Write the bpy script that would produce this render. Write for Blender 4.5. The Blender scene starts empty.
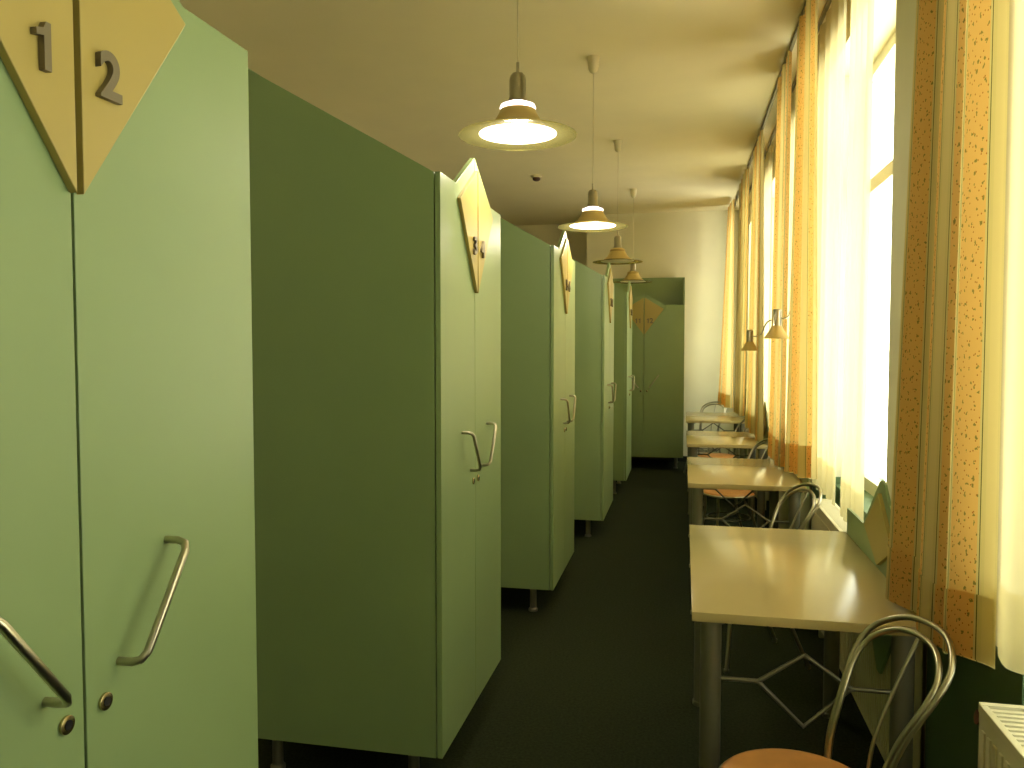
import bpy, bmesh, math, random
from mathutils import Vector, Matrix
random.seed(4)
S = bpy.context.scene
C = S.collection
PI = math.pi

# ------------------------------------------------------------------ helpers
def lin(c):
    return tuple((v/255/12.92 if v/255 <= .04045 else ((v/255+.055)/1.055)**2.4) for v in c)

def mat(name, rgb, rough=.5, metal=0, spec=.5, coat=0, noise=0, nscale=20, bump=0, bscale=200, coat_rough=.1):
    m = bpy.data.materials.new(name); m.use_nodes = True
    nt = m.node_tree; b = nt.nodes['Principled BSDF']
    c = (*lin(rgb), 1)
    b.inputs['Base Color'].default_value = c
    b.inputs['Roughness'].default_value = rough
    b.inputs['Metallic'].default_value = metal
    b.inputs['Specular IOR Level'].default_value = spec
    b.inputs['Coat Weight'].default_value = coat
    b.inputs['Coat Roughness'].default_value = coat_rough
    tc = nt.nodes.new('ShaderNodeTexCoord')
    if noise:
        n = nt.nodes.new('ShaderNodeTexNoise'); n.inputs['Scale'].default_value = nscale
        n.inputs['Detail'].default_value = 4
        nt.links.new(tc.outputs['Object'], n.inputs['Vector'])
        r = nt.nodes.new('ShaderNodeValToRGB')
        r.color_ramp.elements[0].color = tuple(v*(1-noise) for v in c[:3])+(1,)
        r.color_ramp.elements[1].color = tuple(min(1, v*(1+noise)) for v in c[:3])+(1,)
        r.color_ramp.elements[0].position = .3; r.color_ramp.elements[1].position = .7
        nt.links.new(n.outputs['Fac'], r.inputs['Fac']); nt.links.new(r.outputs['Color'], b.inputs['Base Color'])
    if bump:
        n = nt.nodes.new('ShaderNodeTexNoise'); n.inputs['Scale'].default_value = bscale
        nt.links.new(tc.outputs['Object'], n.inputs['Vector'])
        bp = nt.nodes.new('ShaderNodeBump'); bp.inputs['Strength'].default_value = bump
        bp.inputs['Distance'].default_value = .002
        nt.links.new(n.outputs['Fac'], bp.inputs['Height']); nt.links.new(bp.outputs['Normal'], b.inputs['Normal'])
    return m

def box(bm, x0, x1, y0, y1, z0, z1, bev=0):
    vs = [bm.verts.new((x, y, z)) for x in (x0, x1) for y in (y0, y1) for z in (z0, z1)]
    f = [(0,1,3,2),(4,6,7,5),(0,4,5,1),(2,3,7,6),(0,2,6,4),(1,5,7,3)]
    fs = [bm.faces.new([vs[i] for i in q]) for q in f]
    if bev:
        es = list({e for q in fs for e in q.edges})
        bmesh.ops.bevel(bm, geom=es, offset=bev, segments=2, affect='EDGES', profile=.5)

def prism(bm, pts, axis, a, b, bev=0):
    """pts 2D polygon extruded along an axis from a to b"""
    def mk(p, t):
        if axis == 'x': return (t, p[0], p[1])
        if axis == 'y': return (p[0], t, p[1])
        return (p[0], p[1], t)
    A = [bm.verts.new(mk(p, a)) for p in pts]; B = [bm.verts.new(mk(p, b)) for p in pts]
    fs = [bm.faces.new(A), bm.faces.new(B[::-1])]
    n = len(pts)
    for i in range(n):
        fs.append(bm.faces.new((A[(i+1) % n], A[i], B[i], B[(i+1) % n])))
    bmesh.ops.recalc_face_normals(bm, faces=fs)
    if bev:
        es = list({e for q in fs for e in q.edges})
        bmesh.ops.bevel(bm, geom=es, offset=bev, segments=2, affect='EDGES', profile=.5)

def lathe(bm, prof, n=32, c=(0,0), closed=False, arc=None):
    """prof list of (r,z) revolved round vertical axis at c"""
    rings = []
    for r, z in prof:
        if r < 1e-5: rings.append([bm.verts.new((c[0], c[1], z))])
        else: rings.append([bm.verts.new((c[0]+r*math.cos(2*PI*i/n), c[1]+r*math.sin(2*PI*i/n), z)) for i in range(n)])
    pairs = list(zip(rings, rings[1:]))
    if closed: pairs.append((rings[-1], rings[0]))
    for A, B in pairs:
        for i in range(n):
            j = (i+1) % n
            if len(A) == 1 and len(B) == 1: continue
            if len(A) == 1: bm.faces.new((A[0], B[i], B[j]))
            elif len(B) == 1: bm.faces.new((A[i], B[0], A[j]))
            else: bm.faces.new((A[i], B[i], B[j], A[j]))

def smooth_path(pts, k=8):
    pts = [Vector(p) for p in pts]; out = []
    P = [pts[0]*2-pts[1]] + pts + [pts[-1]*2-pts[-2]]
    for i in range(1, len(P)-2):
        p0, p1, p2, p3 = P[i-1:i+3]
        for s in range(k):
            t = s/k
            out.append(.5*((2*p1)+(-p0+p2)*t+(2*p0-5*p1+4*p2-p3)*t*t+(-p0+3*p1-3*p2+p3)*t**3))
    out.append(pts[-1]); return out

def tube(bm, pts, r, n=10, k=0, closed=False):
    if k: pts = smooth_path(pts, k)
    pts = [Vector(p) for p in pts]
    rs = r if isinstance(r, (list, tuple)) else [r]*len(pts)
    rings = []; up = None; N = len(pts)
    for i, p in enumerate(pts):
        if closed: d = pts[(i+1) % N]-pts[i-1]
        else: d = pts[min(i+1, N-1)]-pts[max(i-1, 0)]
        d.normalize()
        if up is None:
            up = Vector((0,0,1)) if abs(d.z) < .9 else Vector((1,0,0))
        s = d.cross(up).normalized(); up = s.cross(d).normalized()
        rings.append([bm.verts.new(p+(s*math.cos(2*PI*j/n)+up*math.sin(2*PI*j/n))*rs[i]) for j in range(n)])
    R = list(zip(rings, rings[1:]))
    if closed: R.append((rings[-1], rings[0]))
    for A, B in R:
        for j in range(n):
            bm.faces.new((A[j], A[(j+1) % n], B[(j+1) % n], B[j]))
    if not closed:
        bm.faces.new(rings[0][::-1]); bm.faces.new(rings[-1])

def obj(name, bm, m, parent=None, smooth=None, loc=None):
    bmesh.ops.recalc_face_normals(bm, faces=bm.faces)
    me = bpy.data.meshes.new(name); bm.to_mesh(me); bm.free()
    if smooth is not None:
        for p in me.polygons: p.use_smooth = True
        me.set_sharp_from_angle(angle=math.radians(smooth))
    me.materials.append(m)
    o = bpy.data.objects.new(name, me); C.objects.link(o)
    if parent: o.parent = parent
    if loc: o.location = loc
    return o

def tag(o, label, cat, group=None):
    o['label'] = label; o['category'] = cat
    if group: o['group'] = group
    return o

def thing(name, label, cat, loc=(0,0,0), rz=0, group=None):
    o = bpy.data.objects.new(name, None); C.objects.link(o)
    o.location = loc; o.rotation_euler = (0,0,rz); o.empty_display_size = .1
    return tag(o, label, cat, group)

def struct(name, bm, m, smooth=None, parent=None):
    o = obj(name, bm, m, parent, smooth)
    if not parent: o['kind'] = 'structure'
    return o

def copy_tree(o, parent=None):
    c = o.copy(); C.objects.link(c)
    if parent: c.parent = parent; c.matrix_parent_inverse = o.matrix_parent_inverse.copy()
    for ch in list(o.children): copy_tree(ch, c)
    return c

B = bmesh.new

# ------------------------------------------------------------------ materials
M = dict(
    mint=mat('mint_laminate', (134,156,108), .38, spec=.5, noise=.03, nscale=3),
    yellow=mat('yellow_laminate', (172,154,84), .42),
    ceiling=mat('ceiling_paint', (228,218,182), .9, noise=.03, nscale=2, bump=.2, bscale=90),
    wall=mat('cream_wall_paint', (226,222,192), .85, noise=.03, nscale=3),
    grey_wall=mat('taupe_wall_paint', (224,216,180), .9),
    dado=mat('green_dado_paint', (92,118,80), .55, noise=.05, nscale=4),
    carpet=mat('dark_green_carpet', (42,48,32), .97, spec=.1, noise=.35, nscale=90, bump=.8, bscale=400),
    table=mat('cream_laminate', (194,178,128), .16, spec=.5, noise=.012, nscale=6),
    steel=mat('grey_painted_steel', (128,126,108), .4, metal=.55),
    rod=mat('grey_rod', (118,115,98), .4, metal=.5),
    chrome=mat('brushed_chrome', (178,172,150), .28, metal=1),
    digit=mat('pewter_digit', (120,112,92), .45, metal=.6),
    brass=mat('nickel_lock', (190,175,130), .25, metal=1),
    dark=mat('keyhole_black', (14,12,9), .8),
    wood=mat('beech_seat', (196,138,76), .4, noise=.12, nscale=14),
    rad=mat('radiator_enamel', (214,206,168), .4),
    rad_dark=mat('radiator_gap', (52,50,38), .8),
    valve=mat('brown_valve', (96,60,42), .5),
    white=mat('white_plastic', (206,196,160), .5),
    frame=mat('window_frame_paint', (222,220,196), .5),
    rail=mat('rail_metal', (118,112,90), .4, metal=.4),
    base=mat('dark_baseboard', (40,44,34), .6),
    shade=mat('ochre_shade', (196,170,98), .45),
    red=mat('detector_red', (84,58,46), .5),
)

def glassy(name, tint, transp, rough=.25):
    m = bpy.data.materials.new(name); m.use_nodes = True; nt = m.node_tree
    nt.nodes.remove(nt.nodes['Principled BSDF']); out = nt.nodes['Material Output']
    tr = nt.nodes.new('ShaderNodeBsdfTransparent'); tr.inputs[0].default_value = (*lin(tint), 1)
    tl = nt.nodes.new('ShaderNodeBsdfTranslucent'); tl.inputs[0].default_value = (*lin(tint), 1)
    df = nt.nodes.new('ShaderNodeBsdfDiffuse'); df.inputs[0].default_value = (*lin(tint), 1)
    gl = nt.nodes.new('ShaderNodeBsdfGlossy'); gl.inputs['Roughness'].default_value = rough
    a = nt.nodes.new('ShaderNodeMixShader'); a.inputs[0].default_value = .5
    nt.links.new(tl.outputs[0], a.inputs[1]); nt.links.new(df.outputs[0], a.inputs[2])
    b = nt.nodes.new('ShaderNodeMixShader'); b.inputs[0].default_value = transp
    nt.links.new(a.outputs[0], b.inputs[1]); nt.links.new(tr.outputs[0], b.inputs[2])
    c = nt.nodes.new('ShaderNodeMixShader'); c.inputs[0].default_value = .06
    nt.links.new(b.outputs[0], c.inputs[1]); nt.links.new(gl.outputs[0], c.inputs[2])
    nt.links.new(c.outputs[0], out.inputs[0]); return m
M['disc'] = glassy('frosted_green_glass', (204,200,146), .74)
M['pane'] = glassy('window_glass', (250,252,248), .93, .02)

def cloth(name, sheer, transp=0.0, lum=.6):
    m = bpy.data.materials.new(name); m.use_nodes = True; nt = m.node_tree; L = nt.links.new
    nt.nodes.remove(nt.nodes['Principled BSDF']); out = nt.nodes['Material Output']
    df = nt.nodes.new('ShaderNodeBsdfDiffuse'); tl = nt.nodes.new('ShaderNodeBsdfTranslucent')
    mx = nt.nodes.new('ShaderNodeMixShader'); mx.inputs[0].default_value = lum
    L(df.outputs[0], mx.inputs[1]); L(tl.outputs[0], mx.inputs[2])
    last = mx
    if transp:
        tr = nt.nodes.new('ShaderNodeBsdfTransparent')
        m2 = nt.nodes.new('ShaderNodeMixShader'); m2.inputs[0].default_value = transp
        L(mx.outputs[0], m2.inputs[1]); L(tr.outputs[0], m2.inputs[2]); last = m2
    L(last.outputs[0], out.inputs[0])
    if sheer:
        for n in (df, tl): n.inputs[0].default_value = (*lin((214,204,160)), 1)
        return m
    uv = nt.nodes.new('ShaderNodeUVMap'); uv.uv_map = 'UVMap'
    sep = nt.nodes.new('ShaderNodeSeparateXYZ'); L(uv.outputs[0], sep.inputs[0])
    def math_(op, a, b=None, v=None):
        n = nt.nodes.new('ShaderNodeMath'); n.operation = op
        L(a, n.inputs[0])
        if b is not None: L(b, n.inputs[1])
        if v is not None: n.inputs[1].default_value = v
        return n.outputs[0]
    def mixc(f, a, b):
        n = nt.nodes.new('ShaderNodeMix'); n.data_type = 'RGBA'
        L(f, n.inputs[0])
        for s, q in ((6, a), (7, b)):
            if isinstance(q, tuple): n.inputs[s].default_value = (*lin(q), 1)
            else: L(q, n.inputs[s])
        return n.outputs[2]
    per = .19
    u = math_('FRACT', math_('DIVIDE', sep.outputs[0], v=per))
    fl = math_('LESS_THAN', u, v=.56)                                   # floral band
    base = mixc(fl, (214,200,140), (228,186,112))
    pale = math_('LESS_THAN', math_('ABSOLUTE', math_('SUBTRACT', u, v=.78)), v=.10)
    base = mixc(pale, base, (220,204,144))
    # thin dark border lines
    l1 = math_('LESS_THAN', math_('ABSOLUTE', math_('SUBTRACT', u, v=.60)), v=.008)
    l2 = math_('LESS_THAN', math_('ABSOLUTE', math_('SUBTRACT', u, v=.955)), v=.008)
    ln = math_('MAXIMUM', l1, l2)
    base = mixc(ln, base, (92,96,48))
    # small sprigs and dots in the floral band
    vo = nt.nodes.new('ShaderNodeTexVoronoi'); vo.inputs['Scale'].default_value = 34
    vo.voronoi_dimensions = '2D'; vo.inputs['Randomness'].default_value = .75
    nz = nt.nodes.new('ShaderNodeTexNoise'); nz.inputs['Scale'].default_value = 90; nz.noise_dimensions = '2D'
    L(uv.outputs[0], nz.inputs['Vector']); 
    av = nt.nodes.new('ShaderNodeVectorMath'); av.operation = 'MULTIPLY_ADD'
    av.inputs[1].default_value = (.016,.016,0)
    L(nz.outputs['Color'], av.inputs[0]); L(uv.outputs[0], av.inputs[2])
    L(av.outputs[0], vo.inputs['Vector'])
    dot = math_('LESS_THAN', vo.outputs['Distance'], v=.12)
    vo2 = nt.nodes.new('ShaderNodeTexVoronoi'); vo2.inputs['Scale'].default_value = 44
    vo2.voronoi_dimensions = '2D'; L(uv.outputs[0], vo2.inputs['Vector'])
    dot2 = math_('LESS_THAN', vo2.outputs['Distance'], v=.09)
    d1 = math_('MULTIPLY', dot, fl); d2 = math_('MULTIPLY', dot2, fl)
    base = mixc(d2, base, (176,112,52))
    base = mixc(d1, base, (142,132,70))
    # weave
    L(base, df.inputs[0]); L(base, tl.inputs[0])
    return m
M['curtain'] = cloth('striped_floral_cotton', False, 0, .5)
M['sheer'] = cloth('sheer_voile', True, .24, .7)

def emis(name, rgb, s):
    m = bpy.data.materials.new(name); m.use_nodes = True
    b = m.node_tree.nodes['Principled BSDF']
    b.inputs['Base Color'].default_value = (*lin(rgb), 1)
    b.inputs['Emission Color'].default_value = (*lin(rgb), 1); b.inputs['Emission Strength'].default_value = s
    return m
M['glow'] = emis('lit_diffuser', (255,242,214), 3.5)
M['glow_ring'] = emis('lit_ring', (255,240,236), 3.2)
M['unlit'] = mat('unlit_diffuser', (214,206,170), .4)

# ------------------------------------------------------------------ the room
XW, XO = .78, 1.12          # inner face of the window wall, its outer face
Y0, Y1 = -2.4, 10.75
XL = -2.9
HC = 3.27
WIN = [(-1.5,-.8), (.8,2.04), (3.35,4.85), (5.15,6.30), (6.95,8.6), (9.3,10.4)]  # first window is unseen, added behind the camera to brighten the room
SILL, HEAD, DADO = .72, 3.02, .76
b = B(); box(b, XL-.2, XO+.3, Y0-.2, Y1+1.4, -.1, 0); struct('floor', b, M['carpet'])
b = B(); box(b, XL-.2, XO+.3, Y0-.2, Y1+1.4, HC, HC+.12); struct('ceiling', b, M['ceiling'])
b = B(); box(b, XL-.15, XL, Y0-.15, Y1+1.35, 0, HC); struct('wall_left', b, M['wall'])
b = B(); box(b, XL, XO, Y0-.15, Y0, 0, HC); struct('wall_near', b, M['wall'])
b = B(); box(b, -1.28, XO, Y1, Y1+.15, 0, HC); box(b, -1.28, -1.13, Y1+.15, Y1+.7, 0, HC)
struct('wall_far', b, M['wall'])
b = B(); box(b, XL, -1.13, Y1+.7, Y1+.85, 0, HC); struct('wall_far_recess', b, M['grey_wall'])
# window wall: piers, lintels; the lower metre is green
def ywall(b, z0, z1, lo):
    edges = [Y0]+[e for w in WIN for e in w]+[Y1+.15]
    for i in range(0, len(edges), 2): box(b, XW, XO, edges[i], edges[i+1], z0, z1)
    if lo:
        for a, c in WIN: box(b, XW+.07, XO, a, c, z0, SILL-.03)
b = B(); ywall(b, DADO, HC, False)
for a, c in WIN: box(b, XW, XO, a, c, HEAD, HC)
struct('wall_right', b, M['wall'])
b = B(); ywall(b, 0, DADO, True); struct('wall_right_dado', b, M['dado'])
for n, (a, c) in enumerate(WIN):
    w = B()
    x0, x1 = .98, 1.04
    box(w, x0, x1, a, a+.06, SILL, HEAD); box(w, x0, x1, c-.06, c, SILL, HEAD)
    box(w, x0, x1, a, c, SILL, SILL+.07); box(w, x0, x1, a, c, HEAD-.06, HEAD)
    tz = 2.33; box(w, x0-.01, x1, a+.06, c-.06, tz, tz+.07)
    my = (a+c)/2; box(w, x0, x1, my-.03, my+.03, SILL+.07, tz)
    o = struct('window_%d' % (n+1), w, M['frame'])
    g = B(); box(g, 1.005, 1.011, a+.05, c-.05, SILL+.06, HEAD-.05)
    obj('pane', g, M['pane'], o)
    s = B(); box(s, XW+.07, x0, a, c, SILL-.03, SILL, .003); obj('sill', s, M['dado'], o)
b = B(); box(b, -1.28, XW, Y1-.015, Y1, 0, .07); struct('baseboard_far', b, M['base'])

# ------------------------------------------------------------------ lockers
ZB, ZT = .15, 2.06
def make_digits(txt, parent, y, z, h):
    if txt == '1':
        b = B(); w = h*.095
        pts = [(-w, 0), (w, 0), (w, h), (-w*.35, h), (-w*1.1, h*.86), (-w*3.1, h*.80), (-w*3.1, h*.66), (-w, h*.70)]
        prism(b, pts, 'x', -.0045, .0045)
        o = obj('number', b, M['digit'], parent); o.location = (.0175, y, z-h/2); return o
    cu = bpy.data.curves.new('digit', 'FONT'); cu.body = txt; cu.size = h/.68
    cu.extrude = .0045; cu.offset = .0024; cu.align_x = 'CENTER'; cu.space_character = 1.05
    t = bpy.data.objects.new('tmp', cu); C.objects.link(t)
    bpy.context.view_layer.update()
    me = bpy.data.meshes.new_from_object(t.evaluated_get(bpy.context.evaluated_depsgraph_get()))
    bpy.data.objects.remove(t)
    me.transform(Matrix(((0,0,1,0),(1,0,0,0),(0,1,0,0),(0,0,0,1))))
    me.materials.clear(); me.materials.append(M['digit'])
    o = bpy.data.objects.new('number', me); C.objects.link(o); o.parent = parent
    o.location = (.0175, y, z-h/2); return o

def make_locker(label, loc, rz, hw, nums, dz=0, fz=0):
    t = thing('locker', label, 'locker', loc, rz, None)
    D = .71; zt = ZT+dz; zb = ZB; zr = ZT+fz
    b = B(); k = .57
    ztb = zt+k*(D-.022)
    for s in (-1, 1):
        prism(b, [(-.022, zb), (-.022, zt), (-D, ztb), (-D, zb)], 'y', s*hw, s*(hw-.018))
    box(b, -D, -D+.012, -hw+.018, hw-.018, zb, ztb)
    box(b, -D+.012, -.022, -hw+.018, hw-.018, zb, zb+.02)
    box(b, -D+.012, -.022, -hw+.018, hw-.018, zt-.06, zt-.04)
    obj('carcass', b, M['mint'], t)
    for i, s in enumerate((-1, 1)):
        b = B(); g = .0025
        pts = [(s*hw, zb), (s*g, zb), (s*g, zt+.14), (s*.25, zt), (s*hw, zt)]
        prism(b, pts, 'x', -.018, 0, .0012)
        d = obj('door', b, M['mint'], t)
        b = B(); zc = zr-.048; gp = .006
        prism(b, [(s*gp, zc-.31), (s*gp, zc+.14), (s*.237, zc)], 'x', .0005, .013, .0012)
        obj('number_plate', b, M['yellow'], d)
        n = nums[i]; yc = s*.056-.004 if len(n) == 1 else s*.07
        for k, ch in enumerate(n): make_digits(ch, d, yc+(k-(len(n)-1)/2)*.040, zr-.190, .059)
        b = B(); e = .006
        p0 = Vector((0, s*.18, zr-.86)); p1 = Vector((0, s*.068, zr-1.01))
        dr = (p1-p0).normalized(); X = Vector((1,0,0))
        tube(b, [p0, p0+X*.022, p0+X*.034+dr*.004, p0+X*.04+dr*.016, p1+X*.04-dr*.016, p1+X*.034-dr*.004, p1+X*.022, p1], .0062, 12, 0)
        obj('handle', b, M['chrome'], d, 40)
        b = B()
        for r, x0, x1 in ((.0125, 0, .005),):
            ring = [(.0125*math.cos(a*PI/12), .0125*math.sin(a*PI/12)) for a in range(24)]
            prism(b, [(s*.036+q[0], zr-1.055+q[1]) for q in ring], 'x', .0003, .005, .001)
        lk = obj('lock', b, M['brass'], d, 40)
        b = B(); ring = [(.0065*math.cos(a*PI/8), .0065*math.sin(a*PI/8)) for a in range(16)]
        prism(b, [(s*.036+q[0], zr-1.055+q[1]) for q in ring], 'x', .0045, .0062)
        obj('keyhole', b, M['dark'], t)
    for x in (-.13, -D+.07):
        for s in (-1, 1):
            b = B()
            lathe(b, [(0, zb), (.03, zb), (.03, zb-.01), (.019, zb-.014), (.019, .02), (.026, .012), (.026, 0), (0, 0)], 20, (x, s*(hw-.09)))
            obj('leg', b, M['steel'], t, 40)
    return t

LK = [(-.79, .92, .445, ('1','2'), 'mint green double locker numbered 1 and 2, nearest the camera'),
      (-.762, 2.895, .43, ('3','4'), 'mint green double locker numbered 3 and 4 with slanted side panel'),
      (-.697, 4.78, .435, ('5','6'), 'mint green double locker numbered 5 and 6, third in the row'),
      (-.60, 6.64, .44, ('7','8'), 'mint green double locker numbered 7 and 8, fourth in the row'),
      (-.557, 8.52, .40, ('9','10'), 'mint green double locker numbered 9 and 10, last of the row before the far wall')]
for x, y, hw, nums, lab in LK: make_locker(lab, (x, y, 0), 0, hw, nums, -.014 if y < 1 else 0)
make_locker('green double locker numbered 11 and 12 standing against the far wall, facing the aisle', (-.478, 9.97, 0), -PI/2, .485, ('11','12'), -.04, -.04)

# ------------------------------------------------------------------ tables
TX0, TX1 = .03, .655
def make_table(label, y0, y1):
    t = thing('table', label, 'table', ((TX0+TX1)/2, (y0+y1)/2, 0), 0)
    hx, hy = (TX1-TX0)/2, (y1-y0)/2
    b = B(); box(b, -hx, hx, -hy, hy, .722, .75, .0025); obj('tabletop', b, M['table'], t, 30)
    for sx in (-1, 1):
        for sy in (-1, 1):
            b = B(); c = (sx*(hx-.055), sy*(hy-.05))
            lathe(b, [(0, .722), (.045, .722), (.045, .714), (.03, .712), (.03, .02), (.034, .018), (.034, 0), (0, 0)], 28, c)
            obj('leg', b, M['steel'], t, 40)
    L = hx-.055-.028
    for sy in (-1, 1):
        b = B(); y = sy*(hy-.05); r = .0065
        tube(b, [(-L, y, .545), (-.125, y, .545)], r); tube(b, [(.125, y, .545), (L, y, .545)], r)
        tube(b, [(-.125, y, .545), (0, y, .632), (.125, y, .545)], r)
        tube(b, [(-.125, y, .545), (0, y, .425), (.125, y, .545)], r)
        obj('kite_brace', b, M['rod'], t, 40)
    # green wall-side board: low upstand with a peak above and a point below
    b = B(); w = hy-.01
    pts = [(-w, .70), (-w, .85), (-.27, .85), (-.03, 1.045), (0, 1.055), (.03, 1.045), (.27, .85), (w, .85), (w, .70), (.30, .70), (.02, .40), (-.02, .40), (-.30, .70)]
    prism(b, pts, 'x', hx+.001, hx+.011, .001); sb = obj('side_board', b, M['mint'], t)
    b = B(); prism(b, [(-.20, .86), (0, 1.01), (.20, .86), (0, .765)], 'x', hx-.011, hx+.0015, .001)
    o = obj('kite_plate', b, M['yellow'], sb); o['label'] = 'yellow kite plate'
    return t
TB = [(2.30, 3.45, 'nearest cream laminate table with round grey legs, in front of the long striped curtain'),
      (4.515, 5.60, 'second cream table from the camera, beside the second striped curtain'),
      (6.387, 7.38, 'third cream table from the camera, half hidden behind the second one'),
      (8.46, 9.53, 'small looking cream table nearest the far wall')]
for y0, y1, lab in TB: make_table(lab, y0, y1)

# ------------------------------------------------------------------ chairs  (local +x = back of the chair)
def make_chair(label, loc, rz):
    t = thing('chair', label, 'chair', loc, rz)
    zs = .46
    b = B(); lathe(b, [(0, zs), (.17, zs), (.183, zs-.004), (.187, zs-.012), (.183, zs-.02), (0, zs-.02)], 48)
    obj('seat', b, M['wood'], t, 50)
    b = B(); tube(b, [(.186*math.cos(a*PI/24), .186*math.sin(a*PI/24), zs-.018) for a in range(48)], .008, 8, 0, True)
    obj('seat_ring', b, M['chrome'], t, 60)
    def hoop(sc, dx, top):
        pts = []
        for (w, h) in ((-.125, -.03), (-.125, .06), (-.145, .16), (-.17, .25), (-.16, .315), (-.09, .36), (0, .372), (.09, .36), (.16, .315), (.17, .25), (.145, .16), (.125, .06), (.125, -.03)):
            hh = h*top
            lean = .13+dx+.10*max(hh, 0)+1.08*max(hh, 0)**2
            pts.append((lean, w*(sc*(1.1 if hh < .1 else 1.0) if w > 0 else .86*sc**.4), zs+hh))
        return pts
    b = B(); tube(b, hoop(1, .02, 1), .0075, 10, 6); obj('back_hoop', b, M['chrome'], t, 60)
    b = B(); tube(b, hoop(.84, .012, .93), .0075, 10, 6); obj('back_hoop', b, M['chrome'], t, 60)
    b = B(); tube(b, [(.305, .0, zs+.342), (.25, .0, zs+.23), (.195, .0, zs+.1), (.175, .0, zs-.02)], .005, 8, 6)
    obj('back_rod', b, M['chrome'], t, 60)
    for (ax, ay, fx, fy) in ((.12, .135, .23, .17), (.12, -.135, .23, -.17), (-.13, .12, -.17, .165), (-.13, -.12, -.17, -.165)):
        b = B(); tube(b, [(ax, ay, zs-.02), (ax*1.0, ay, zs-.15), (ax+(fx-ax)*.45, ay+(fy-ay)*.4, zs-.3), (fx, fy, .012)], .009, 10, 6)
        lathe(b, [(0, .018), (.012, .018), (.012, 0), (0, 0)], 12, (fx, fy))
        obj('leg', b, M['chrome'], t, 60)
    b = B(); tube(b, [(.155*math.cos(a*PI/16), .155*math.sin(a*PI/16), zs-.19) for a in range(32)], .005, 8, 0, True)
    tube(b, [(-.11, -.11, zs-.19), (.11, .11, zs-.19)], .004); tube(b, [(-.11, .11, zs-.193), (.11, -.11, zs-.193)], .004)
    obj('stretcher', b, M['rod'], t, 60)
    return t
CH = [(.275, 1.96, 20, 'metal hoop-back chair with round wooden seat pulled up to the nearest table'),
      (.31, 3.97, 20, 'metal hoop-back chair seen over the far edge of the nearest table'),
      (.33, 5.98, 20, 'metal hoop-back chair whose round seat shows beneath the second table'),
      (.33, 7.95, 14, 'metal hoop-back chair tucked between the third table and the one nearest the far wall'),
      (.25, 9.84, 62, 'metal hoop-back chair standing against the far wall behind the last table')]
for x, y, a, lab in CH: make_chair(lab, (x, y, 0), math.radians(a))

# ------------------------------------------------------------------ curtains
def drape(name, label, cat, m, top, bot, zt, zb, nf, amp, cw, hem, seed=0, wav=.0, zbf=None, edgecut=0):
    """top/bot: ((x,y),(x,y)) ends of the cloth seen from above; nf folds; cw cloth width in metres"""
    rnd = random.Random(seed)
    ph = [rnd.uniform(0, 6.28) for _ in range(6)]
    nu, nv = max(60, nf*16), 40
    T = [Vector((*p, 0)) for p in top]; Bt = [Vector((*p, 0)) for p in bot]
    def P(s, v, off=0):           # s 0..1 along width, v 0 top..1 bottom
        e = v**1.2
        a = T[0].lerp(T[1], s); c = Bt[0].lerp(Bt[1], s); p = a.lerp(c, e)
        d = (Bt[1]-Bt[0]).normalized(); n = Vector((-d.y, d.x, 0))
        w = amp*(.55+.45*v)
        q = s*nf*2*PI+ph[0]+.5*math.sin(s*5+ph[1])
        f = math.sin(q)+.35*math.sin(q*.5+ph[2]+v*1.1)+.18*math.sin(q*2+ph[3])
        p = p+n*(w*f+off)+d*(w*.55*math.cos(q+ph[4]))
        zz = zb if zbf is None else zbf(s)
        z = zt+(zz-zt)*v
        if v > .9: z += wav*math.sin(s*9+ph[5])*(v-.9)*10
        p.z = z; return p
    def build(nm, v0, v1, off, parent):
        b = B(); uvl = b.loops.layers.uv.new('UVMap'); g = []
        n2 = nv if v1-v0 > .5 else 6
        for j in range(n2+1):
            v = v0+(v1-v0)*j/n2
            g.append([(b.verts.new(P(i/nu, v, off)), (i/nu*cw, -v*(zt-zb))) for i in range(nu+1)])
        for j in range(n2):
            for i in range(nu):
                q = (g[j][i], g[j][i+1], g[j+1][i+1], g[j+1][i])
                f = b.faces.new([k[0] for k in q])
                for lp, k in zip(f.loops, q): lp[uvl].uv = k[1]
        me = bpy.data.meshes.new(nm); b.to_mesh(me); b.free()
        for p in me.polygons: p.use_smooth = True
        me.materials.append(m)
        o = bpy.data.objects.new(nm, me); C.objects.link(o)
        if parent: o.parent = parent
        return o
    o = build(name, 0, 1, 0, None); tag(o, label, cat)
    if hem:
        build('hem', 1-hem/(zt-zb), .9985, -.003, o)
    return o

CG = 'striped_curtain'
XC = .60
ZR = 3.24
def zb1(s):   # s=0 far/left edge, s=1 near/right
    return .764+.02*max(0, 1-s*9)-.028*math.exp(-((s-.62)/.16)**2)+.018*max(0, s-.7)/.3
drape(CG, 'long striped floral curtain hanging nearest the camera, its hem draped over the first table corner', 'curtain',
      M['curtain'], ((XC, 2.33), (.61, 1.80)), ((XC, 2.60), (.66, 1.95)), ZR, .775, 3, .018, .94, .16, 3, .0, zb1)
drape(CG, 'wide striped floral curtain beside the wall lamp, just above the second table', 'curtain',
      M['curtain'], ((XC, 4.70), (XC, 4.16)), ((XC, 4.84), (XC, 4.04)), ZR, .80, 4, .028, 1.1, .16, 11, .006, lambda s: .79+.08*s)
drape(CG, 'narrow striped curtain hanging directly behind the larger wall lamp', 'curtain',
      M['curtain'], ((XC, 5.50), (XC, 4.98)), ((XC, 5.65), (XC, 5.06)), ZR, .77, 4, .028, 1.1, .16, 6, .006)
drape(CG, 'striped curtain behind the smaller wall lamp, beside the third table', 'curtain',
      M['curtain'], ((XC, 7.55), (XC, 6.75)), ((XC-.01, 7.7), (XC, 6.50)), ZR, .77, 5, .03, 1.3, .15, 8, .006)
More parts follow.
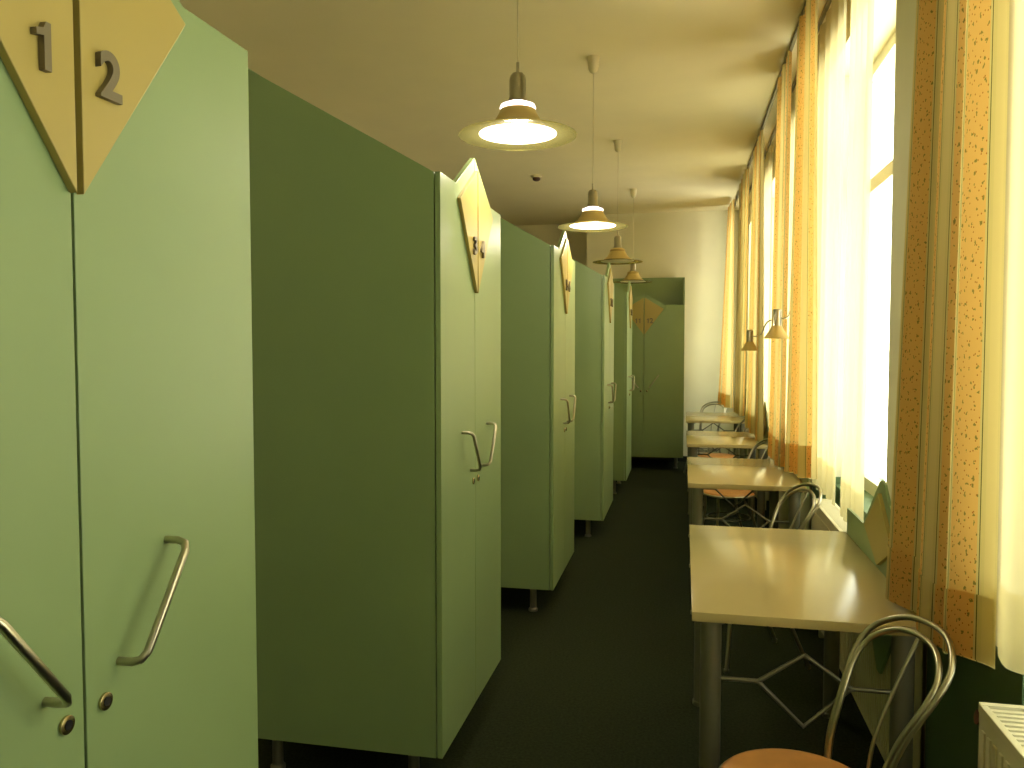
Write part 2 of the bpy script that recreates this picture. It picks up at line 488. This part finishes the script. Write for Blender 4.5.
drape(CG, 'shaded striped curtain squeezed between the smaller wall lamp curtain and the farthest curtain', 'curtain',
      M['curtain'], ((XC-.02, 9.0), (XC-.02, 8.1)), ((XC-.02, 9.1), (XC-.02, 8.5)), ZR, .80, 4, .028, 1.1, .15, 9, .006)
drape(CG, 'farthest striped curtain, flaring towards the floor in front of the far wall', 'curtain',
      M['curtain'], ((.54, 10.35), (.56, 9.8)), ((.45, 10.3), (.55, 9.45)), ZR, .80, 4, .03, 1.1, .15, 10, .006)
XS = .715
SH = [((2.14, 1.1), (2.12, 1.1), .80, 5, 'sheer white voile curtain at the right edge, over the nearest radiator'),
      ((3.88, 3.42), (3.90, 3.45), .735, 4, 'near panel of the sheer pair behind the first table'),
      ((4.80, 3.95), (4.74, 4.02), .75, 5, 'far panel of the sheer pair, hanging next to the wide striped curtain'),
      ((6.35, 5.3), (6.35, 5.3), .77, 6, 'sheer curtain glowing between the two wall lamps'),
      ((8.6, 7.1), (8.6, 7.1), .77, 6, 'farthest sheer curtain, a pale sliver near the last table')]
for i, (tp, bt, z, nf, lab) in enumerate(SH):
    drape('sheer_curtain', lab, 'sheer curtain', M['sheer'], ((XS, tp[0]), (XS, tp[1])), ((XS, bt[0]), (XS, bt[1])), ZR, z, nf, .014, 1.2, .17, 20+i, .004)
0 and drape('sheer_curtain', 'sheer curtain behind the camera', 'sheer curtain', M['sheer'], ((XS, -.4), (XS, -1.7)), ((XS, -.4), (XS, -1.7)), ZR, .77, 6, .014, 1.2, 0, 31)
for x, lab in ((XC, 'long metal curtain track on the ceiling, room side, carrying the striped curtains'), (XS-.01, 'long metal curtain track on the ceiling, window side, carrying the sheers')):
    b = B(); box(b, x-.009, x+.009, -2.3, 10.6, ZR+.004, HC-.001, .002)
    r = obj('curtain_rail', b, M['rail']); tag(r, lab, 'curtain rail')

# ------------------------------------------------------------------ radiators
def radiator(label, y0, y1, x=.73):
    t = thing('radiator', label, 'radiator', (x, (y0+y1)/2, 0)); h = (y1-y0)/2
    x0, x1, z0, z1 = -.056, .044, .11, .70
    b = B(); n = int((y1-y0)/.034)
    for s in (x0, x1-.014):
        box(b, s, s+.012, -h, h, z0, z1-.004)
    for k in range(n):
        y = -h+.02+k*(2*h-.03)/n
        box(b, x0-.004, x0+.002, y, y+.018, z0+.03, z1-.05, .0018)
    obj('panel', b, M['rad'], t)
    b = B(); box(b, x0-.002, x0+.014, -h, h, z1-.02, z1, .002); box(b, x1-.014, x1, -h, h, z1-.02, z1, .002)
    box(b, x0, x1, -h-.004, -h+.012, z1-.02, z1+.001); box(b, x0, x1, h-.012, h+.004, z1-.02, z1+.001)
    ns = int((y1-y0)/.022)
    for k in range(ns):
        y = -h+.015+k*(2*h-.03)/ns
        box(b, x0+.01, x1-.01, y, y+.011, z1-.006, z1-.001)
    obj('top_grille', b, M['rad'], t)
    b = B(); box(b, x0+.012, x1-.012, -h+.005, h-.005, z0+.02, z1-.03); obj('fins', b, M['rad_dark'], t)
    for q in (h-.004, -h):
        b = B(); box(b, x0, x1, q, q+.004, z0, z1-.01); obj('end_plate', b, M['rad'], t)
    b = B(); tube(b, [(.0, h-.005, z1-.07), (.0, h+.035, z1-.07)], .011); tube(b, [(0, h+.03, z1-.06), (0, h+.03, 0)], .008)
    v = obj('pipe', b, M['rad'], t, 50)
    b = B(); tube(b, [(-.005, h+.03, z1-.055), (-.05, h+.03, z1-.045)], [.012, .017], 14); o = obj('valve', b, M['valve'], v, 50); o['label'] = 'brown valve knob'
    for y in (-h+.12, h-.12):
        b = B(); box(b, -.03, .03, y-.012, y+.012, 0, z0+.02); obj('foot', b, M['rad'], t)
radiator('cream panel radiator in the lower right corner, below the nearest sheer', .45, 1.95, .715)
radiator('cream panel radiator running along the wall beneath and beyond the first table', 2.75, 4.45)
radiator('cream panel radiator by the second table, below the middle window', 5.12, 6.36)
radiator('cream panel radiator under the farthest window', 7.55, 8.9)

# ------------------------------------------------------------------ pendant lamps
def pendant(label, x, y, z, lit):
    t = thing('pendant_lamp', label, 'ceiling lamp', (x, y, HC))
    zz = z-HC
    b = B(); lathe(b, [(0, 0), (.042, 0), (.042, -.01), (.036, -.016), (.03, -.075), (.022, -.09), (.006, -.098), (0, -.098)], 28)
    obj('ceiling_rose', b, M['white'], t, 50)
    b = B(); tube(b, [(0, 0, -.09), (0, 0, zz+.26)], .0025, 8); obj('cord', b, M['white'], t, 60)
    b = B(); lathe(b, [(0, zz+.265), (.006, zz+.262), (.006, zz+.225), (.02, zz+.222), (.028, zz+.212), (.031, zz+.2), (.031, zz+.135), (.038, zz+.118), (.03, zz+.118), (0, zz+.125)], 32)
    obj('socket', b, M['chrome'], t, 35)
    b = B(); lathe(b, [(.036, zz+.118), (.062, zz+.108), (.066, zz+.097), (.054, zz+.09), (.03, zz+.1)], 40, closed=True)
    obj('neck_ring', b, M['glow_ring' if lit else 'shade'], t, 50)
    b = B(); lathe(b, [(.064, zz+.091), (.070, zz+.075), (.088, zz+.046), (.122, zz+.017), (.119, zz+.015), (.085, zz+.043), (.067, zz+.073), (.061, zz+.089)], 48, closed=True)
    obj('shade', b, M['shade'], t, 50)
    b = B(); lathe(b, [(.118, zz+.016), (.15, zz+.008), (.215, zz), (.2155, zz-.003), (.15, zz+.004), (.118, zz+.011)], 64, closed=True)
    obj('glass_rim', b, M['disc'], t, 50)
    b = B(); lathe(b, [(0, zz-.002), (.06, zz-.001), (.11, zz+.001), (.142, zz+.0035), (.142, zz+.005), (.116, zz+.0105), (.06, zz+.012), (0, zz+.012)], 48)
    obj('diffuser', b, M['glow' if lit else 'unlit'], t, 60)
    if lit:
        l = bpy.data.lights.new('bulb', 'POINT'); l.energy = 11; l.color = (1, .88, .66); l.shadow_soft_size = .05
        o = bpy.data.objects.new('bulb', l); C.objects.link(o); o.parent = t; o.location = (0, 0, zz-.05)
pendant('lit pendant lamp hanging nearest the camera with a wide glass rim', -.60, 2.9, 2.275, True)
pendant('lit pendant lamp second from the camera, above the locker numbered 5 and 6', -.555, 4.96, 2.245, True)
pendant('unlit pendant lamp third from the camera, hanging before the far wall', -.565, 6.98, 2.24, False)
pendant('unlit pendant lamp farthest from the camera, in front of the far wall locker', -.565, 9.13, 2.24, False)

# ------------------------------------------------------------------ wall reading lamps
def wall_lamp(label, x, y, z, my, mz):
    t = thing('wall_lamp', label, 'wall lamp', (x, y, z))
    b = B(); lathe(b, [(.028, .075), (.040, .05), (.074, 0), (.071, 0), (.038, .048), (.026, .073)], 36, closed=True); obj('shade', b, M['shade'], t, 50)
    b = B(); lathe(b, [(0, .172), (.02, .172), (.026, .165), (.026, .07), (.029, .066), (0, .066)], 28); obj('lamp_housing', b, M['chrome'], t, 40)
    b = B(); lathe(b, [(0, .012), (.014, .017), (.022, .032), (.018, .05), (.012, .066), (0, .066)], 20); obj('bulb', b, M['unlit'], t, 60)
    b = B(); w = (XW-x, my-y, mz-z)
    tube(b, [(.02, 0, .12), (.045, w[1]*.15, .118), (.07, w[1]*.6, .14), (.10, w[1]*.95, w[2]*.85), w], .0055, 8, 8); obj('arm', b, M['chrome'], t, 60)
    b = B(); lathe(b, [(0, -.012), (.035, -.012), (.038, 0), (0, 0)], 24)
    bmesh.ops.rotate(b, verts=b.verts, cent=(0,0,0), matrix=Matrix.Rotation(PI/2, 3, 'Y'))
    bmesh.ops.translate(b, verts=b.verts, vec=w); obj('wall_plate', b, M['chrome'], t, 40)
wall_lamp('larger looking wall lamp, ochre cone shade, in front of striped curtains above second table', .53, 4.90, 1.553, 4.90, 1.80)
wall_lamp('smaller looking wall lamp with ochre cone shade, farther away above the third table', .53, 6.83, 1.475, 6.38, 1.74)

# ------------------------------------------------------------------ smoke detector
t = thing('smoke_detector', 'small round smoke detector on the ceiling behind the pendant lamps', 'smoke detector', (-1.5, 8.2, HC))
b = B(); lathe(b, [(0, 0), (.06, 0), (.06, -.012), (.052, -.022), (0, -.022)], 28); obj('mount', b, M['white'], t, 40)
b = B(); lathe(b, [(0, -.022), (.04, -.022), (.038, -.045), (.02, -.055), (0, -.056)], 28); obj('sensor', b, M['red'], t, 40)

# ------------------------------------------------------------------ light
w = bpy.data.worlds.new('World'); S.world = w; w.use_nodes = True
bg = w.node_tree.nodes['Background']
wt = w.node_tree; tc = wt.nodes.new('ShaderNodeTexCoord'); sp = wt.nodes.new('ShaderNodeSeparateXYZ')
wt.links.new(tc.outputs['Generated'], sp.inputs[0])
rp = wt.nodes.new('ShaderNodeValToRGB'); mr = wt.nodes.new('ShaderNodeMapRange')
mr.inputs['From Min'].default_value = -1; mr.inputs['From Max'].default_value = 1
wt.links.new(sp.outputs['Z'], mr.inputs['Value']); wt.links.new(mr.outputs[0], rp.inputs['Fac'])
rp.color_ramp.elements[0].position = .47; rp.color_ramp.elements[0].color = (1, .93, .77, 1)     # unseen ground, made brighter than the sky to light the ceiling
rp.color_ramp.elements[1].position = .55; rp.color_ramp.elements[1].color = (.55, .56, .50, 1)   # overcast sky
wt.links.new(rp.outputs['Color'], bg.inputs[0]); bg.inputs[1].default_value = 11.0
for a, c in WIN:
    l = bpy.data.lights.new('window_portal', 'AREA'); l.shape = 'RECTANGLE'; l.size = HEAD-SILL; l.size_y = c-a
    l.cycles.is_portal = True
    o = bpy.data.objects.new('window_portal', l); C.objects.link(o)
    o.location = (XO+.02, (a+c)/2, (SILL+HEAD)/2); o.rotation_euler = (0, PI/2, 0)

# ------------------------------------------------------------------ camera
cam = bpy.data.cameras.new('camera'); cam.sensor_width = 36; cam.lens = 800/1024*36
cam.clip_start = .02
co = bpy.data.objects.new('camera', cam); C.objects.link(co)
co.location = (0, 0, 1.5)
co.rotation_euler = (math.radians(90-2.6), 0, math.radians(12.1))
S.camera = co
S.view_settings.view_transform = 'Standard'; S.view_settings.look = 'None'
S.view_settings.exposure = 0; S.view_settings.gamma = 1
S.view_settings.use_curve_mapping = False
